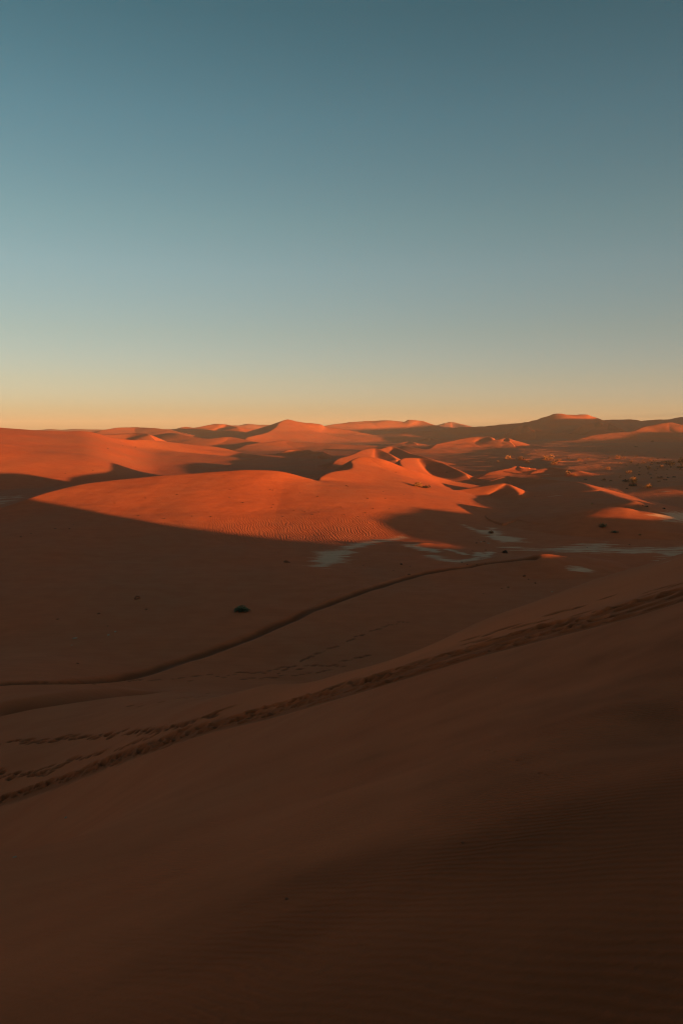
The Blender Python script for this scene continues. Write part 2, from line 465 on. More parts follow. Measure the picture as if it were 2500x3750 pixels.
def poly_field(pts, soft):
    """About 1 inside the outline, 0.5 on it, 0 at `soft` metres outside."""
    wp = np.array([land(*p)[:2] for p in pts])
    lo, hi = wp.min(0) - soft, wp.max(0) + soft
    sel = (GXX > lo[0]) & (GXX < hi[0]) & (GYY > lo[1]) & (GYY < hi[1])
    xs, ys = GXX[sel], GYY[sel]
    inside = np.zeros(xs.shape, bool)
    b2 = np.full(xs.shape, 1e12)
    for a, b in zip(wp, np.roll(wp, -1, 0)):
        v = b - a
        t = np.clip(((xs - a[0]) * v[0] + (ys - a[1]) * v[1]) / (v @ v + 1e-9), 0, 1)
        b2 = np.minimum(b2, (xs - a[0] - t * v[0]) ** 2 + (ys - a[1] - t * v[1]) ** 2)
        c = ((a[1] > ys) != (b[1] > ys))
        inside ^= c & (xs < (b[0] - a[0]) * (ys - a[1]) / (b[1] - a[1] + 1e-12) + a[0])
    out = np.zeros(GXX.shape)
    out[sel] = np.clip(0.5 + np.where(inside, 0.5, -0.5) * np.sqrt(b2) / soft, 0, 1)
    return out


K2 = 2500 / 1568.0
_dd = np.hypot(GXX, GYY)
_sc = np.clip(_dd, 250, 4000) / 400
_fl = np.zeros(Z.shape)
for _lv in (0.8, 1.6, 3.2, 6.4):      # faint unevenness of the flanks, coarser with the size of the dune
    _wt = np.clip(1 - np.abs(np.log2(_sc / _lv)), 0, 1)
    _fl += _wt * fbm(GXX / (17 * _lv), GYY / (13 * _lv), 3) * 0.26 * _lv
Z += np.where(IDX >= 0, _fl, 0.5 * _fl * (_dd > 300))
rnd = random.Random(11)
PAN = np.zeros(Z.shape)
COARSE_SHADE = np.zeros(Z.shape)  # dark grains, plus shade painted into prints, path, track and hollow
for amt, pts in [
    (0.95, [(1140, 2078), (1150, 2045), (1165, 2018), (1230, 2012), (1290, 2000), (1330, 1994), (1290, 2030), (1255, 2062), (1190, 2082)]),
    (1.05, [(1698, 1922), (1735, 1936), (1778, 1943), (1806, 1931), (1815, 1948), (1858, 1964), (1910, 1976), (1935, 1986), (1830, 1988), (1778, 1963)]),
    (0.66, [(1815, 1998), (1900, 2000), (2000, 2004), (2100, 1988), (2220, 1982), (2270, 1996), (2400, 2002), (2500, 1996), (2560, 2000), (2560, 2026), (2400, 2030), (2200, 2032), (2050, 2022), (1930, 2020), (1850, 2012)]),
    (1.0, [(2380, 1889), (2430, 1876), (2520, 1874), (2620, 1880), (2620, 1915), (2500, 1912), (2430, 1906)]),
    (0.5, [(-200, 1820), (0, 1812), (104, 1812), (100, 1822), (40, 1842), (-60, 1868), (-200, 1870)]),
    (0.60, [(2000, 1802), (2040, 1806), (2056, 1820), (2030, 1821)]),
    (0.60, [(1915, 1730), (1960, 1731), (2024, 1735), (2010, 1739), (1960, 1737)]),
    (0.55, [(2400, 1793), (2460, 1798), (2450, 1804), (2410, 1800)]),
]:
    PAN = np.maximum(PAN, amt * poly_field(pts, 4.5))
for pts, w in [([(1290, 2002), (1340, 1990), (1420, 1978), (1475, 1969)], 5), ([(1495, 1999), (1540, 2007), (1595, 2020)], 3.5), ([(1575, 2034), (1640, 2052), (1715, 2051), (1740, 2046)], 4), ([(1755, 2026), (1775, 2040), (1795, 2022)], 3),
               ([(2090, 2082), (2140, 2086)], 2.5), ([(1640, 2012), (1700, 2030)], 2)]:
    PAN = np.maximum(PAN, line_field(pts, w * 1.3) * 0.8)

# the old track that winds across the valley floor, a soft hollow beside it
TRACK = [(-60, 1573), (0, 1570), (130, 1567), (260, 1558), (350, 1540), (450, 1508), (560, 1468), (650, 1430), (740, 1392), (830, 1358), (930, 1328), (1020, 1308), (1100, 1296), (1180, 1286), (1225, 1281)]
tf = line_field([(a * K2, b * K2) for a, b in TRACK], 2.0)
HOLLOW = [(45, 1619), (110, 1609), (190, 1599), (270, 1593), (330, 1592)]
hf = line_field([(a * K2, b * K2) for a, b in HOLLOW], 4.5)
Z -= 0.75 * tf * tf * (3 - 2 * tf) * (0.75 + 0.5 * fbm(GXX / 9, GYY / 9, 3)) + 1.1 * hf * hf * (3 - 2 * hf)
COARSE_SHADE = np.maximum(COARSE_SHADE, sstep(0.15, 0.75, tf + 0.25 * fbm(GXX / 5, GYY / 5, 3)) * 0.9 * sstep(0, 0.1, tf))  # shade of the trough painted as darker sand
COARSE_SHADE = np.maximum(COARSE_SHADE, sstep(0.0, 1.0, hf) * 0.8 * sstep(-7, -14, GXX + 0 * hf))  # soft shade of the hollow painted into the colour

# the trodden path up the near slope and the single trails beside it
def trail(pts, step, spread, r, depth, skip=0.0, jitter=0.3, dark=0.85):
    sp = spline([(a * K2, b * K2, 0) for a, b in pts], 8)[:, :2]
    seg = np.hypot(*np.diff(sp, axis=0).T)
    acc = np.concatenate([[0], np.cumsum(seg)])
    n = 0
    wp = [land(*p) for p in sp]
    wl_ = np.concatenate([[0], np.cumsum([math.dist(a, b) for a, b in zip(wp[:-1], wp[1:])])])
    t = 0.0
    while t < wl_[-1]:
        px, py = np.interp(t, wl_, sp[:, 0]), np.interp(t, wl_, sp[:, 1])
        if rnd.random() >= skip:
            q = land(px, py + rnd.gauss(0, spread))
            k = int(np.searchsorted(wl_, t)); k = min(max(k, 1), len(wp) - 1)
            ang = math.atan2(wp[k][1] - wp[k - 1][1], wp[k][0] - wp[k - 1][0]) + rnd.gauss(0, 0.14)
            s = rnd.uniform(0.65, 1.35)
            pit(q[0], q[1], r * s, depth * s * rnd.uniform(0.7, 1.2), ang, rnd.uniform(1.6, 2.4), 0.25, dark * rnd.uniform(0.75, 1.15))
        t += step * rnd.uniform(1 - jitter, 1 + jitter)


PATH = [(-90, 1866), (0, 1838), (200, 1770), (400, 1694), (550, 1652), (700, 1612), (850, 1568), (1000, 1522), (1150, 1478), (1300, 1438), (1450, 1398), (1568, 1360), (1690, 1318)]
ptf = np.maximum(line_field([(a * K2, b * K2) for a, b in PATH], 1.1), 0)
for off in (-0.7, 0.7):
    ptf = np.maximum(ptf, line_field([(a * K2, (b + off * (3.5 + 11 * max(a, 0) / 1568)) * K2) for a, b in PATH], 1.1))
Z -= 0.12 * sstep(0, 1, ptf)
COARSE_SHADE = np.maximum(COARSE_SHADE, sstep(0.15, 0.9, ptf + 0.4 * fbm(GXX * 1.3, GYY * 0.9, 3)) * 0.6 * sstep(0.02, 0.2, ptf))  # shaded look of the churned band, painted as darker sand
for off in (-1, -0.5, 0, 0.5, 1):
    trail([(a, b + off * (4.5 + 12 * max(a, 0) / 1568)) for a, b in PATH], 0.95, 3, 0.18, 0.2, 0.18)
trail([(700, 1600), (850, 1556), (1000, 1510), (1150, 1465), (1300, 1420), (1450, 1375), (1568, 1335)], 0.8, 8, 0.22, 0.08, 0.35)
trail([(1080, 1470), (1180, 1440), (1300, 1406), (1400, 1372)], 0.8, 6, 0.22, 0.08, 0.3)
for k in range(2):
    trail([(-20, 1708 + k * 3), (100, 1700), (220, 1692), (320, 1682), (420, 1664), (520, 1632)], 0.75, 6, 0.2, 0.13, 0.2)
trail([(320, 1735), (420, 1700), (520, 1664), (640, 1625)], 0.7, 3, 0.19, 0.1, 0.2)
trail([(-20, 1790), (60, 1780), (150, 1752), (260, 1722), (350, 1692)], 0.7, 4, 0.19, 0.12, 0.2)
for k in range(2):
    trail([(-20, 1770), (30, 1782), (90, 1775), (140, 1762)], 0.55, 10, 0.18, 0.12, 0.2)
trail([(0, 1573), (200, 1567), (400, 1560), (560, 1548), (700, 1530), (800, 1518), (860, 1506)], 1.0, 4, 0.26, 0.12, 0.1)
trail([(640, 1545), (690, 1520), (730, 1500), (800, 1470), (880, 1440), (950, 1424)], 1.0, 3, 0.25, 0.1, 0.15)
trail([(560, 1560), (700, 1548), (800, 1531)], 1.1, 3, 0.24, 0.1, 0.2)
trail([(300, 1622), (380, 1614), (440, 1602), (480, 1598)], 1.0, 3, 0.22, 0.1, 0.2)
trail([(1110, 1716), (1160, 1734), (1195, 1748), (1230, 1770), (1290, 1782)], 0.3, 3, 0.032, 0.02, 0.3, 0.3, 0.3)

# mounds of sand that bushes have caught
BUSHES = [  # crop px, py, width (of the right third of the picture), kind
    (460, 402, 60, 'dry'), (540, 410, 80, 'dry'), (575, 428, 50, 'dry'), (700, 408, 70, 'dry'), (735, 435, 60, 'dry'), (775, 415, 40, 'dry'), (835, 400, 25, 'dry'), (898, 408, 35, 'dry'), (960, 402, 20, 'dry'),
    (1090, 397, 20, 'dry'), (1140, 395, 45, 'dry'), (1350, 407, 30, 'dry'), (1270, 388, 18, 'dry'), (1080, 467, 40, 'dry'), (1220, 490, 42, 'dry'), (1170, 435, 20, 'dry'), (1240, 420, 20, 'dry'), (1320, 430, 25, 'dry'),
    (1350, 464, 40, 'dark'), (1445, 425, 35, 'dark'), (1425, 457, 45, 'dry'), (1415, 524, 35, 'dry'), (1470, 522, 20, 'dark'), (1510, 520, 20, 'dark'), (1060, 539, 30, 'dry'), (1100, 544, 25, 'dry'),
    (945, 537, 20, 'dark'), (1205, 594, 20, 'dark'), (1050, 579, 18, 'dry'), (1095, 585, 18, 'dry'), (1410, 547, 20, 'dry'), (830, 500, 60, 'dry'), (870, 505, 30, 'dry'), (1265, 327, 26, 'dry'), (1375, 292, 22, 'dry'), (1195, 354, 10, 'dry'), (1345, 359, 15, 'dry'),
    (385, 420, 30, 'dry'), (625, 354, 12, 'dry'), (1450, 722, 25, 'dark'), (1335, 708, 22, 'dark'), (1295, 890, 25, 'dry'), (985, 692, 25, 'pale'), (345, 874, 40, 'dry'),
]
for k in range(58):
    BUSHES.append((rnd.triangular(880, 1568, 1400), rnd.uniform(392, 540), rnd.uniform(8, 22), rnd.choice(['dry', 'dry', 'dark'])))
for px, py, w, kind in BUSHES:
    if w > 28:
        x, y, z = land(1600 + px * 0.574, 1450 + py * 0.574 + 2)
        r = w * 0.574 * math.hypot(x, y) / F * 0.8
        pit(x, y, r, -0.3 * r * 0.5, 0.9, 1.5, 0)

# sand that differs: dark grains and painted vignetting low on the near slope, and the gravelly plain on the right
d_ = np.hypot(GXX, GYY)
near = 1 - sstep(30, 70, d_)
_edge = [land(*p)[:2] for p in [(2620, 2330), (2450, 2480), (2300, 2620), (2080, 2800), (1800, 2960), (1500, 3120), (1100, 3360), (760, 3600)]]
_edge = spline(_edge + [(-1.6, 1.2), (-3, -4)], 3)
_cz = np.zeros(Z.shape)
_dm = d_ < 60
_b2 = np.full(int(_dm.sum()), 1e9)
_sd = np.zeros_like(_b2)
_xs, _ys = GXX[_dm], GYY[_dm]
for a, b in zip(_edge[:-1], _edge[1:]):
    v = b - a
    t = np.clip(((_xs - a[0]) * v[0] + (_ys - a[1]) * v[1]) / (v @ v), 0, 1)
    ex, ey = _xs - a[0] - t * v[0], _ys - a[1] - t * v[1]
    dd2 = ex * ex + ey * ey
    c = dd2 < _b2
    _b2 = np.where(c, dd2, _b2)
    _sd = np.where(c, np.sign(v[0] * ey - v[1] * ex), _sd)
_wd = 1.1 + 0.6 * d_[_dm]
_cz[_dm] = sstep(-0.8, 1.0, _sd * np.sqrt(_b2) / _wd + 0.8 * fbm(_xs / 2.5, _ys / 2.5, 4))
COARSE_SHADE = np.maximum(COARSE_SHADE, 0.92 * _cz * near)
COARSE_SHADE = np.maximum(COARSE_SHADE, 0.85 * (1 - sstep(1.5, 8.5, d_ * (1 + 0.25 * fbm(GXX / 3 + 9, GYY / 3, 2)))))  # lens falloff painted as darkening towards the viewpoint
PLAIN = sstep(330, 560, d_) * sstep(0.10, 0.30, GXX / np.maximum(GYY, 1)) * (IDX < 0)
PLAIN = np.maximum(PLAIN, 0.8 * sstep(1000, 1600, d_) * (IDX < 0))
FRESH = poly_field([(900, 2530), (1250, 2474), (1750, 2290), (2150, 2138), (2500, 2034), (2600, 2010), (2600, 2090), (2500, 2125), (2150, 2245), (1750, 2372), (1250, 2520), (950, 2610)], 3.0)
TOE = poly_field([(560, 1938), (900, 1918), (1180, 1912), (1400, 1905), (1480, 1960), (1300, 2000), (1000, 1995), (800, 1962)], 14.0)

# ------------------------------------------------------------------ materials
def mat(name):
    m = bpy.data.materials.new(name)
    m.use_nodes = True
    nt = m.node_tree
    b = nt.nodes['Principled BSDF']
    b.inputs['Roughness'].default_value = 0.95
    b.inputs['Specular IOR Level'].default_value = 0.08
    return m, nt, b


def node(nt, t, **kw):
    n = nt.nodes.new(t)
    for k, v in kw.items():
        if k in n.inputs:
            n.inputs[k].default_value = v
        else:
            setattr(n, k, v)
    return n


def attr(nt, name):
    return node(nt, 'ShaderNodeAttribute', attribute_name=name).outputs['Fac']


def math_(nt, op, a, b=None, clamp=False):
    n = node(nt, 'ShaderNodeMath', operation=op, use_clamp=clamp)
    for i, v in enumerate((a, b)):
        if v is None:
            continue
        if isinstance(v, (int, float)):
            n.inputs[i].default_value = v
        else:
            nt.links.new(v, n.inputs[i])
    return n.outputs[0]


def mixc(nt, f, a, b):
    n = node(nt, 'ShaderNodeMix', data_type='RGBA')
    for i, v in ((0, f), (6, a), (7, b)):
        if isinstance(v, (int, float)):
            n.inputs[i].default_value = v
        elif isinstance(v, tuple):
            n.inputs[i].default_value = (*v, 1)
        else:
            nt.links.new(v, n.inputs[i])
    return n.outputs[2]


def mapped(nt, scale, rotz=0.0):
    g = node(nt, 'ShaderNodeNewGeometry')
    m = node(nt, 'ShaderNodeMapping')
    m.inputs['Scale'].default_value = scale
    m.inputs['Rotation'].default_value = (0, 0, rotz)
    nt.links.new(g.outputs['Position'], m.inputs['Vector'])
    return m.outputs[0]


def noise_tex(nt, vec, scale, detail=3.0, rough=0.5):
    n = node(nt, 'ShaderNodeTexNoise', Scale=scale, Detail=detail, Roughness=rough)
    nt.links.new(vec, n.inputs['Vector'])
    return n.outputs['Fac']


def maprange(nt, v, a, b, c, d):
    n = node(nt, 'ShaderNodeMapRange')
    nt.links.new(v, n.inputs[0])
    for i, k in enumerate((a, b, c, d)):
        n.inputs[i + 1].default_value = k
    return n.outputs[0]


SAND = (0.60, 0.140, 0.049)
SAND_DARK = (0.175, 0.048, 0.0155)  # tone of the dark grains and of the painted shade
SAND_FRESH = (0.70, 0.165, 0.056)
SAND_PALE = (0.47, 0.155, 0.072)
m_sand, nt, bs = mat('sand')
P1 = mapped(nt, (1, 1, 1))
big = noise_tex(nt, mapped(nt, (1, 0.5, 1)), 0.03, 5)
mid = noise_tex(nt, P1, 0.25, 4)
col = mixc(nt, maprange(nt, big, 0.38, 0.62, 0, 0.75), SAND, (0.50, 0.152, 0.064))
col = mixc(nt, maprange(nt, mid, 0.38, 0.68, 0, 0.4), col, (0.48, 0.10, 0.033))
streak = noise_tex(nt, mapped(nt, (0.12, 1.2, 0.5), -0.5), 0.9, 4)
col = mixc(nt, maprange(nt, streak, 0.45, 0.7, 0, 0.22), col, (0.40, 0.10, 0.036))
col = mixc(nt, math_(nt, 'MULTIPLY', attr(nt, 'fresh'), 0.8), col, SAND_FRESH)
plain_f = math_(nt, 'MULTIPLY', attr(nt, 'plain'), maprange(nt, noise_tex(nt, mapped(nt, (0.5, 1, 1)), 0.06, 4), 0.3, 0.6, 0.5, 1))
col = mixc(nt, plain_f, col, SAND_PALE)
rip_near = node(nt, 'ShaderNodeTexWave', wave_type='BANDS', bands_direction='Y', Scale=5.0, Distortion=9.0, Detail=3.0)
rip_near.inputs['Detail Scale'].default_value = 0.3
nt.links.new(mapped(nt, (0.5, 1, 0.1), 1.15), rip_near.inputs['Vector'])
coarse_shade = attr(nt, 'coarse_shade')
cf = math_(nt, 'MULTIPLY', coarse_shade, maprange(nt, rip_near.outputs['Fac'], 0, 1, 1.0, 0.9))
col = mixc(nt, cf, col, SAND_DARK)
speck = noise_tex(nt, P1, 55.0, 3, 0.7)
col = mixc(nt, maprange(nt, speck, 0.52, 0.72, 0, 0.3), col, (0.22, 0.06, 0.022))
pan_n = noise_tex(nt, mapped(nt, (0.12, 0.55, 1), 0.15), 0.7, 7, 0.7)
pan_f = math_(nt, 'ADD', attr(nt, 'pan'), maprange(nt, pan_n, 0.25, 0.75, -0.6, 0.5))
pan_f = maprange(nt, pan_f, 0.38, 0.66, 0, 0.9)
pan_c = mixc(nt, noise_tex(nt, P1, 0.3, 4), (0.78, 0.45, 0.28), (0.56, 0.30, 0.175))
col = mixc(nt, pan_f, col, pan_c)
nt.links.new(col, bs.inputs['Base Color'])
# relief too small for the sheet itself: wind ripples and grain
toe = attr(nt, 'toe')
rip_toe = node(nt, 'ShaderNodeTexWave', wave_type='BANDS', bands_direction='X', Scale=0.36, Distortion=13.0, Detail=3.0)
rip_toe.inputs['Detail Scale'].default_value = 0.8
nt.links.new(mapped(nt, (1, 0.45, 0.1), -0.5), rip_toe.inputs['Vector'])
rip_amp = math_(nt, 'MULTIPLY', attr(nt, 'ripple'), maprange(nt, noise_tex(nt, P1, 0.5, 3), 0.35, 0.62, 0.15, 1.0))
h1 = math_(nt, 'MULTIPLY', math_(nt, 'MULTIPLY', rip_near.outputs['Fac'], rip_amp), 0.015)
h2 = math_(nt, 'MULTIPLY', math_(nt, 'MULTIPLY', rip_toe.outputs['Fac'], math_(nt, 'MULTIPLY', toe, maprange(nt, noise_tex(nt, P1, 0.05, 3), 0.35, 0.6, 0.3, 1.0))), 0.10)
h3 = math_(nt, 'MULTIPLY', math_(nt, 'MULTIPLY', noise_tex(nt, mapped(nt, (1, 0.5, 1)), 0.35, 6, 0.65), math_(nt, 'ADD', attr(nt, 'plain'), 0.06)), 0.9)
h4 = math_(nt, 'MULTIPLY', noise_tex(nt, P1, 11.0, 6, 0.65), 0.018)
hh = math_(nt, 'ADD', math_(nt, 'ADD', h1, h2), math_(nt, 'ADD', h3, h4))
bump = node(nt, 'ShaderNodeBump', Strength=1.0, Distance=1.0)
nt.links.new(hh, bump.inputs['Height'])
nt.links.new(bump.outputs['Normal'], bs.inputs['Normal'])

# ------------------------------------------------------------------ the sand sheet as ground and dunes
def tag(o, label=None, cat=None, group=None, kind=None):
    if label: o['label'] = label
    if cat: o['category'] = cat
    if group: o['group'] = group
    if kind: o['kind'] = kind
    return o


def sheet_normals():
    Pn = np.stack([GXX, GYY, Z], -1)
    du = np.gradient(Pn, axis=0)
    dv = np.empty_like(Pn)
    dv[:, 1:-1] = Pn[:, 2:] - Pn[:, :-2]
    dv[:, 0] = Pn[:, 1] - Pn[:, -1]
    dv[:, -1] = Pn[:, 0] - Pn[:, -2]
    n = np.cross(dv, du)
    n /= np.linalg.norm(n, axis=-1, keepdims=True) + 1e-12
    n[n[..., 2] < 0] *= -1
    return n


NRM = sheet_normals()
RIPPLE = (1 - sstep(9, 28, d_)) * np.clip(0.4 + COARSE_SHADE, 0, 1)
ZONES = []
zone = np.zeros(Z.shape, np.int16)          # 0 ground
_pre = base(GXX.ravel(), GYY.ravel()).reshape(Z.shape)
zone[(_pre > 1.6) & (IDX < 0) & (d_ < 900)] = 1          # the near slope and its ridge
ZMETA = {0: ('ground', 'flat reddish valley floor and plain of sand between the dunes', None), 1: ('dune', 'dark shaded sand slope in front with the trodden path across it', 'dunes of red sand')}
LBL = {'main_dune': 'large glowing orange dune in the middle with a smooth rounded crest and hooked peak', 'left_dune': 'long sunlit orange dune at the left edge behind the shaded flat',
       'hooked_dune': 'small orange dune with a hooked sharp crest behind the great middle dune', 'low_dune': 'low sand rises with sunlit tops on the shaded plain',
       'far_dune': 'small distant dunes with lit tops between the plain and the skyline', 'star_dune': 'pale orange star shaped dune with a smooth peak below the skyline',
       'right_dune': 'bright orange dune at the right edge above the bushy plain', 'dark_hill': 'tall dark flat topped hill on the right skyline', 'far_ridge': 'faint far ridges of sand along the horizon'}
names = []
for i, D in enumerate(DUNES):
    if D['name'] not in names:
        names.append(D['name'])
    zone[IDX == i] = 2 + names.index(D['name'])
for k, nme in enumerate(names):
    ZMETA[2 + k] = ({'dark_hill': 'hill', 'far_ridge': 'hills'}.get(nme, 'dune'), LBL[nme], None)

vid = np.arange(ND * NA).reshape(ND, NA)
nx = np.roll(vid, -1, axis=1)
quads = np.stack([vid[:-1], nx[:-1], nx[1:], vid[1:]], -1).reshape(-1, 4)
qzone = zone[:-1].reshape(-1)
allP = np.stack([GXX, GYY, Z], -1).reshape(-1, 3)
allN = NRM.reshape(-1, 3)
ATTR = {'pan': PAN, 'coarse_shade': COARSE_SHADE, 'plain': PLAIN, 'toe': TOE, 'fresh': FRESH, 'ripple': RIPPLE}
for zid, (nme, lbl, grp) in ZMETA.items():
    q = quads[qzone == zid]
    if not len(q):
        continue
    used = np.unique(q)
    remap = np.full(ND * NA, -1, np.int64)
    remap[used] = np.arange(len(used))
    P = allP[used]; N = allN[used]
    faces = remap[q]
    tri = None
    if zid == 1:      # close the hole under the viewpoint
        ring = remap[vid[0]]
        P = np.vstack([P, [[0, 0, EYE - 1.65]]]); N = np.vstack([N, [[-GX, -GY, 1] / np.sqrt(1 + GX * GX + GY * GY)]])
        c = len(P) - 1
        tri = np.stack([np.full(NA, c), np.roll(ring, -1), ring], -1)
    me = bpy.data.meshes.new(nme)
    nv, nq, ntri = len(P), len(faces), 0 if tri is None else len(tri)
    me.vertices.add(nv)
    me.vertices.foreach_set('co', P.astype(np.float32).ravel())
    loops = faces.ravel() if tri is None else np.concatenate([faces.ravel(), tri.ravel()])
    me.loops.add(len(loops))
    me.loops.foreach_set('vertex_index', loops.astype(np.int32))
    me.polygons.add(nq + ntri)
    starts = np.concatenate([np.arange(nq) * 4, nq * 4 + np.arange(ntri) * 3]).astype(np.int32)
    me.polygons.foreach_set('loop_start', starts)
    me.update(calc_edges=True)
    me.polygons.foreach_set('use_smooth', np.ones(nq + ntri, bool))
    me.normals_split_custom_set_from_vertices(N.astype(np.float32))
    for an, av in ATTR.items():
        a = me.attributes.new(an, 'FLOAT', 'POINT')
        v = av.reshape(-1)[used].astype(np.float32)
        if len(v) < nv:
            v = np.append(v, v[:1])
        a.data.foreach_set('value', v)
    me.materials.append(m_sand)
    o = bpy.data.objects.new(nme, me)
    COL.objects.link(o)
    tag(o, lbl, None, None, 'structure')

# ------------------------------------------------------------------ air
hz_me = bpy.data.meshes.new('haze')
X0, Z0, Z1 = 14000, -6, 175
hz_me.from_pydata([(x, y, z) for x in (-X0, X0) for y in (-X0, X0) for z in (Z0, Z1)], [], [(0, 1, 3, 2), (4, 6, 7, 5), (0, 4, 5, 1), (2, 3, 7, 6), (0, 2, 6, 4), (1, 5, 7, 3)])
hz = bpy.data.objects.new('haze', hz_me)
COL.objects.link(hz)
tag(hz, kind='stuff')
m_hz = bpy.data.materials.new('haze')
m_hz.use_nodes = True
hn = m_hz.node_tree
hn.nodes.remove(hn.nodes['Principled BSDF'])
pv = hn.nodes.new('ShaderNodeVolumePrincipled')
pv.inputs['Color'].default_value = (0.9, 0.88, 0.86, 1)
pv.inputs['Density'].default_value = 6e-5
hn.links.new(pv.outputs[0], hn.nodes['Material Output'].inputs['Volume'])
hz_me.materials.append(m_hz)

# ------------------------------------------------------------------ plants and stones
def plain_mat(name, c0, c1, scale=3.0):
    m, nt, b = mat(name)
    ob = node(nt, 'ShaderNodeTexCoord').outputs['Object']
    c = mixc(nt, maprange(nt, noise_tex(nt, ob, scale, 3), 0.35, 0.65, 0, 1), c0, c1)
    nt.links.new(c, b.inputs['Base Color'])
    return m


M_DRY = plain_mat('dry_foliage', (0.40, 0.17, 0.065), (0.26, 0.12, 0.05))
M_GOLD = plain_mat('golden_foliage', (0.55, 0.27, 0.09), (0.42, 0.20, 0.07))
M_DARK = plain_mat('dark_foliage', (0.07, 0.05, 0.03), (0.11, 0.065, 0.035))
M_GREEN = plain_mat('green_foliage', (0.12, 0.12, 0.055), (0.19, 0.16, 0.08))
M_STEM = plain_mat('dry_stem', (0.12, 0.07, 0.04), (0.18, 0.10, 0.06))
M_STONE = plain_mat('dark_stone', (0.26, 0.09, 0.045), (0.17, 0.065, 0.035))
M_PALE = plain_mat('pale_clay', (0.50, 0.34, 0.24), (0.38, 0.24, 0.16))


def mesh_of(name, verts, faces, m):
    me = bpy.data.meshes.new(name)
    me.from_pydata(verts, [], faces)
    me.materials.append(m)
    return me


def foliage(name, m, r, h, n, leaf, seed, nl=6):
    """Many small leaf blades spread through a lumpy dome."""
    q = random.Random(seed)
    lobes = [(q.uniform(-0.6, 0.6) * r, q.uniform(-0.5, 0.5) * r, q.uniform(0.35, 0.6) * r, q.uniform(0.55, 1.0) * h) for _ in range(nl)] if nl > 1 else [(0, 0, r * .9, h)]
    V, Fc = [], []
    for i in range(n):
        lx, ly, lr, lh = q.choice(lobes)
        a, e = q.uniform(0, 6.283), math.asin(q.uniform(0.0, 1.0))
        rr = q.uniform(0.45, 1.0) ** 0.6
        x, y, z = lx + lr * rr * math.cos(a) * math.cos(e), ly + lr * rr * math.sin(a) * math.cos(e), lh * rr * math.sin(e) + 0.02 * h
        s = leaf * q.uniform(0.6, 1.3)
        t = q.uniform(0, 6.283)
        ux, uy, uz = math.cos(t) * s, math.sin(t) * s, q.uniform(-0.2, 0.9) * s
        wx, wy = -math.sin(t) * s * 0.4, math.cos(t) * s * 0.4
        b = len(V)
        z = max(z, 0.01)
        V += [(x, y, z), (x + ux * .5 + wx, y + uy * .5 + wy, z + uz * .6), (x + ux, y + uy, z + uz), (x + ux * .5 - wx, y + uy * .5 - wy, z + uz * .5)]
        Fc.append((b, b + 1, b + 2, b + 3))
    return mesh_of(name, V, Fc, m)


def stems(name, r, h, n, seed, thick=0.03):
    q = random.Random(seed)
    V, Fc = [], []
    for i in range(n):
        a = q.uniform(0, 6.283); rr = q.uniform(0.3, 0.9) * r
        p0 = (q.uniform(-.08, .08) * r, q.uniform(-.08, .08) * r, -0.05 * h)
        p1 = (math.cos(a) * rr * .5, math.sin(a) * rr * .5, h * q.uniform(.35, .5))
        p2 = (math.cos(a) * rr, math.sin(a) * rr, h * q.uniform(.6, .9))
        b = len(V)
        for p, t in ((p0, thick), (p1, thick * .7), (p2, thick * .25)):
            for k in range(4):
                V.append((p[0] + t * math.cos(k * 1.571), p[1] + t * math.sin(k * 1.571), p[2]))
        for lv in (0, 4):
            for k in range(4):
                Fc.append((b + lv + k, b + lv + (k + 1) % 4, b + lv + 4 + (k + 1) % 4, b + lv + 4 + k))
    return mesh_of(name, V, Fc, M_STEM)


def rock_mesh(name, m, seed, flat=0.55):
    q = random.Random(seed)
    V, Fc = [], []
    nu, nv = 10, 6
    ph = [q.uniform(0, 6.28) for _ in range(6)]
    for j in range(nv + 1):
        e = -1.2 + 2.77 * j / nv
        for i in range(nu):
            a = i * 6.2832 / nu
            rr = 1 + 0.18 * math.sin(2 * a + ph[0]) + 0.12 * math.sin(3 * a + ph[1] + e) + 0.1 * math.sin(5 * a + ph[2] + 2 * e)
            V.append((rr * math.cos(a) * math.cos(e), rr * 0.8 * math.sin(a) * math.cos(e), rr * flat * math.sin(e)))
    for j in range(nv):
        for i in range(nu):
            Fc.append((j * nu + i, j * nu + (i + 1) % nu, (j + 1) * nu + (i + 1) % nu, (j + 1) * nu + i))
    Fc.append(tuple(nv * nu + i for i in range(nu)))
    Fc.append(tuple(reversed(range(nu))))
    return mesh_of(name, V, Fc, m)


def put(name, me, x, y, scale=1.0, rz=None, sink=0.0, parent=None):
    o = bpy.data.objects.new(name, me)
    COL.objects.link(o)
    if parent is not None:
        o.parent = parent
    else:
        o.location = (x, y, ground_z(x, y) - sink)
        o.rotation_euler = (0, 0, rnd.uniform(0, 6.283) if rz is None else rz)
        o.scale = (scale, scale, scale)
    return o


def shrub(px, py, width_px, m, label, group=None, hgt=0.42, n=900, leaf=0.09, cat='shrub', seed=1, rz=None):
    """A shrub big enough to show its stems: foliage and stems under one root; (px, py) is its foot in the picture."""
    x, y, z = land(px, py)
    r = width_px * math.hypot(x, y) / F * 0.5
    root = bpy.data.objects.new('shrub', None)
    COL.objects.link(root)
    root.location = (x, y, ground_z(x, y))
    root.rotation_euler = (0, 0, rnd.uniform(0, 6.283) if rz is None else rz)
    put('foliage', foliage('foliage', m, r, r * 2 * hgt, n, r * leaf * 2, seed), 0, 0, parent=root)
    put('stem', stems('stem', r * .9, r * 2 * hgt, 14, seed + 5, r * .02), 0, 0, parent=root)
    tag(root, label, cat, group)
    return root


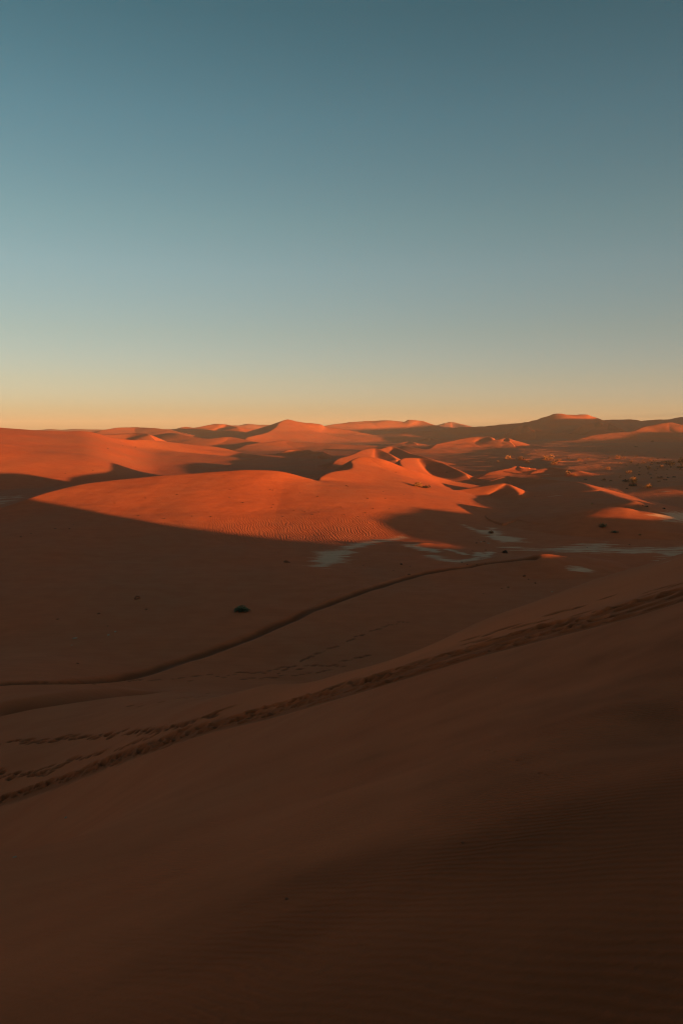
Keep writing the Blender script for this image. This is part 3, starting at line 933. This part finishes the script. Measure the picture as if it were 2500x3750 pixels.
shrub(884, 2238, 66, M_GREEN, 'green leafy shrub alone on the dark sand above the curving track', hgt=0.28, n=1000, seed=3, rz=0.2)
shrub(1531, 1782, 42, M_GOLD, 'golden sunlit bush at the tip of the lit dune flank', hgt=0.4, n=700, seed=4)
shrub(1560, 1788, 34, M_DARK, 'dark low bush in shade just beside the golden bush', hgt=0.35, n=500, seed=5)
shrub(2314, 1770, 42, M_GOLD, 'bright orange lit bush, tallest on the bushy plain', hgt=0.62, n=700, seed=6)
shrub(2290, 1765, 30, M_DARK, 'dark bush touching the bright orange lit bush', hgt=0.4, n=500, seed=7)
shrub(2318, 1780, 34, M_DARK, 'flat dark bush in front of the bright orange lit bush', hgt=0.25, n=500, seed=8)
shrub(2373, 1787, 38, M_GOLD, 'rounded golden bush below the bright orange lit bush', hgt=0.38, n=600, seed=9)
shrub(2203, 1931, 34, M_GREEN, 'dark green bush on the shaded flat beside the lit sand rise', hgt=0.45, n=700, seed=10)
shrub(2250, 1951, 24, M_GREEN, 'smaller dark green bush below the dark green bush on the shaded flat', hgt=0.4, n=500, seed=11)
shrub(1850, 2024, 30, M_DARK, 'dark bush on the rim of the pale clay pan', hgt=0.35, n=600, seed=12)
shrub(1796, 1953, 22, M_DRY, 'dry brown bush in the pale triangular clay pan', hgt=0.5, n=500, seed=13)


def tree(px, py, width_px, label, seed, hgt=0.8):
    x, y, z = land(px, py)
    r = width_px * math.hypot(x, y) / F * 0.5
    root = bpy.data.objects.new('desert_tree', None)
    COL.objects.link(root)
    root.location = (x, y, ground_z(x, y))
    cr = put('crown', foliage('crown', M_DARK, r, r * 1.3 * hgt, 900, r * .16, seed), 0, 0, parent=root)
    cr.location = (0, 0, r * .55 * hgt)
    put('trunk', stems('trunk', r * .8, r * 1.5 * hgt, 6, seed + 3, r * .06), 0, 0, parent=root)
    tag(root, label, 'tree', 'small trees at the end of the plain')
    return root


tree(2454, 1712, 36, 'wide dark thorn tree on the plain, inner one of the pair at the picture edge', 21)
tree(2492, 1706, 34, 'dark thorn tree cut by the picture edge on the plain', 22, 1.0)
tree(2488, 1720, 28, 'low dark thorn tree in front of the pair at the picture edge', 23, 0.6)

# bushes of the plain: a few kinds, copied
KINDS = {}
for kind, m, hh_ in (('dry', M_DRY, 0.4), ('dark', M_DARK, 0.4), ('pale', M_GOLD, 0.35)):
    KINDS[kind] = [foliage('desert_bush', m, 1.0, hh_ * 2, 260, 0.2, 40 + k + len(kind)) for k in range(3)]
proto = {}
for i, (px, py, w, kind) in enumerate(BUSHES):
    x, y, z = land(1600 + px * 0.574, 1450 + py * 0.574)
    r = max(w * 0.574 * math.hypot(x, y) / F * 0.62, 0.45)
    key = (kind, i % 3)
    if key in proto:
        o = proto[key].copy()
        COL.objects.link(o)
    else:
        o = proto[key] = bpy.data.objects.new('desert_bush', KINDS[kind][i % 3])
        COL.objects.link(o)
    o.location = (x, y, ground_z(x, y) - 0.02)
    o.rotation_euler = (0, 0, rnd.uniform(0, 6.283))
    o.scale = (r, r * rnd.uniform(0.6, 0.9), r * rnd.uniform(0.7, 1.1))
    if kind == 'pale':
        lbl = 'pale low bush on the lit sand rise of the shaded flat'
    elif w >= 58 and py < 440:
        lbl = ['wide brown bush clump on the back edge of the plain', 'long brown bush clump joined in a row on the plain'][i % 2]
    elif 'd' and py > 660:
        lbl = 'lone dark bush on the shaded sand below the plain'
    elif py < 380:
        lbl = 'lone small bush on the rippled slope above the plain'
    else:
        lbl = {'dry': 'small dry brown bush scattered on the gravel plain', 'dark': 'small dark bush scattered on the gravel plain'}[kind]
    tag(o, lbl, 'bush', 'bushes scattered over the gravel plain')

# specks on the sand: stones and dead tufts
SPECK2 = [(330, 597), (345, 602), (155, 682), (350, 695), (340, 712), (480, 730), (535, 735), (550, 738), (600, 758), (640, 742), (410, 770), (520, 620), (630, 642), (825, 582), (1050, 612), (1180, 632), (1130, 490), (950, 655),
          (935, 748), (890, 770), (800, 760), (780, 710), (1455, 488), (985, 718), (815, 575), (1065, 655), (1090, 720)]
SPECK1 = [(785, 318), (865, 328), (690, 337), (930, 653), (1130, 630), (1225, 768), (1345, 772), (595, 475), (470, 823), (200, 880), (135, 900), (355, 848), (445, 848), (1470, 597), (1465, 648), (1550, 682), (420, 495), (735, 685), (1050, 785), (885, 765)]
SPECK3 = [(300, 930), (262, 920), (1310, 702), (1225, 950), (955, 968), (250, 940), (225, 990), (310, 985), (620, 640), (100, 545), (60, 488)]
LOW = [(1469, 2067, 14), (1497, 2104, 10), (1918, 2110, 14), (1934, 2122, 8), (1958, 2136, 11), (1860, 2151, 8), (1836, 2155, 6), (1769, 2174, 6), (1376, 2188, 4), (1330, 2072, 7), (1440, 2090, 6), (1300, 2096, 5), (1500, 2075, 5), (1690, 2060, 9), (1710, 2068, 8), (1745, 2069, 7), (1775, 2063, 7),
       (1050, 2060, 22), (502, 2193, 30), (363, 2248, 14), (536, 2232, 10), (213, 2268, 10), (285, 2430, 9), (395, 2293, 7), (840, 2733, 6), (1695, 3088, 4), (1050, 3294, 4), (700, 2930, 4)]
PALE = [(275, 2338, 16), (423, 2314, 14), (398, 2326, 16), (264, 2363, 8), (2020, 2168, 8), (1787, 1990, 12), (1760, 1985, 10), (243, 2995, 14), (55, 3140, 16), (1815, 2483, 5)]
rocks = [rock_mesh('stone', M_STONE, 60 + k) for k in range(3)]
pales = [rock_mesh('clay_lump', M_PALE, 70 + k, 0.35) for k in range(2)]
tufts = [foliage('grass_tuft', M_DARK, 1.0, 0.8, 120, 0.45, 80 + k, 1) for k in range(2)]
first = {}


def speck(px, py, wpx, kind, label, cat, group):
    me = {'s': rocks, 'p': pales, 't': tufts}[kind][rnd.randrange(2)]
    x, y, z = land(px, py)
    r = max(wpx * math.hypot(x, y) / F * 0.5, 0.02)
    if me.name in first:
        o = first[me.name].copy()
    else:
        o = first[me.name] = bpy.data.objects.new({'s': 'stone', 'p': 'clay_lump', 't': 'grass_tuft'}[kind], me)
    COL.objects.link(o)
    o.location = (x, y, ground_z(x, y) + (0.1 * r if kind != 't' else 0))
    o.rotation_euler = (0, 0, rnd.uniform(0, 6.283))
    o.scale = (r, r * rnd.uniform(.6, 1), r * rnd.uniform(.6, 1))
    tag(o, label, cat, group)


for a, b in SPECK2:
    speck(800 + a * .574, 1450 + b * .574, rnd.uniform(4, 8), 't', 'tiny dark tuft on the sunlit face of the great middle dune', 'tuft', 'tufts dotted over the sand')
for a, b in SPECK1:
    speck(a * .574, 1450 + b * .574, rnd.uniform(4, 8), 't', 'tiny dark tuft on the smooth sand at the dune foot or face', 'tuft', 'tufts dotted over the sand')
for a, b in SPECK3:
    speck(1600 + a * .574, 1450 + b * .574, rnd.uniform(4, 8), 't', 'tiny dark tuft around the clay pans', 'tuft', 'tufts dotted over the sand')
for a, b, w in LOW:
    speck(a, b, w, 's', 'wide low dark clod on the shaded valley floor' if w > 20 else 'small dark stone on the shaded sand', 'stone', 'stones on the shaded sand')
for a, b, w in PALE:
    speck(a, b, w, 'p', 'small pale clay lump on the shaded sand', 'clay lump', 'pale clay lumps on the shaded sand')
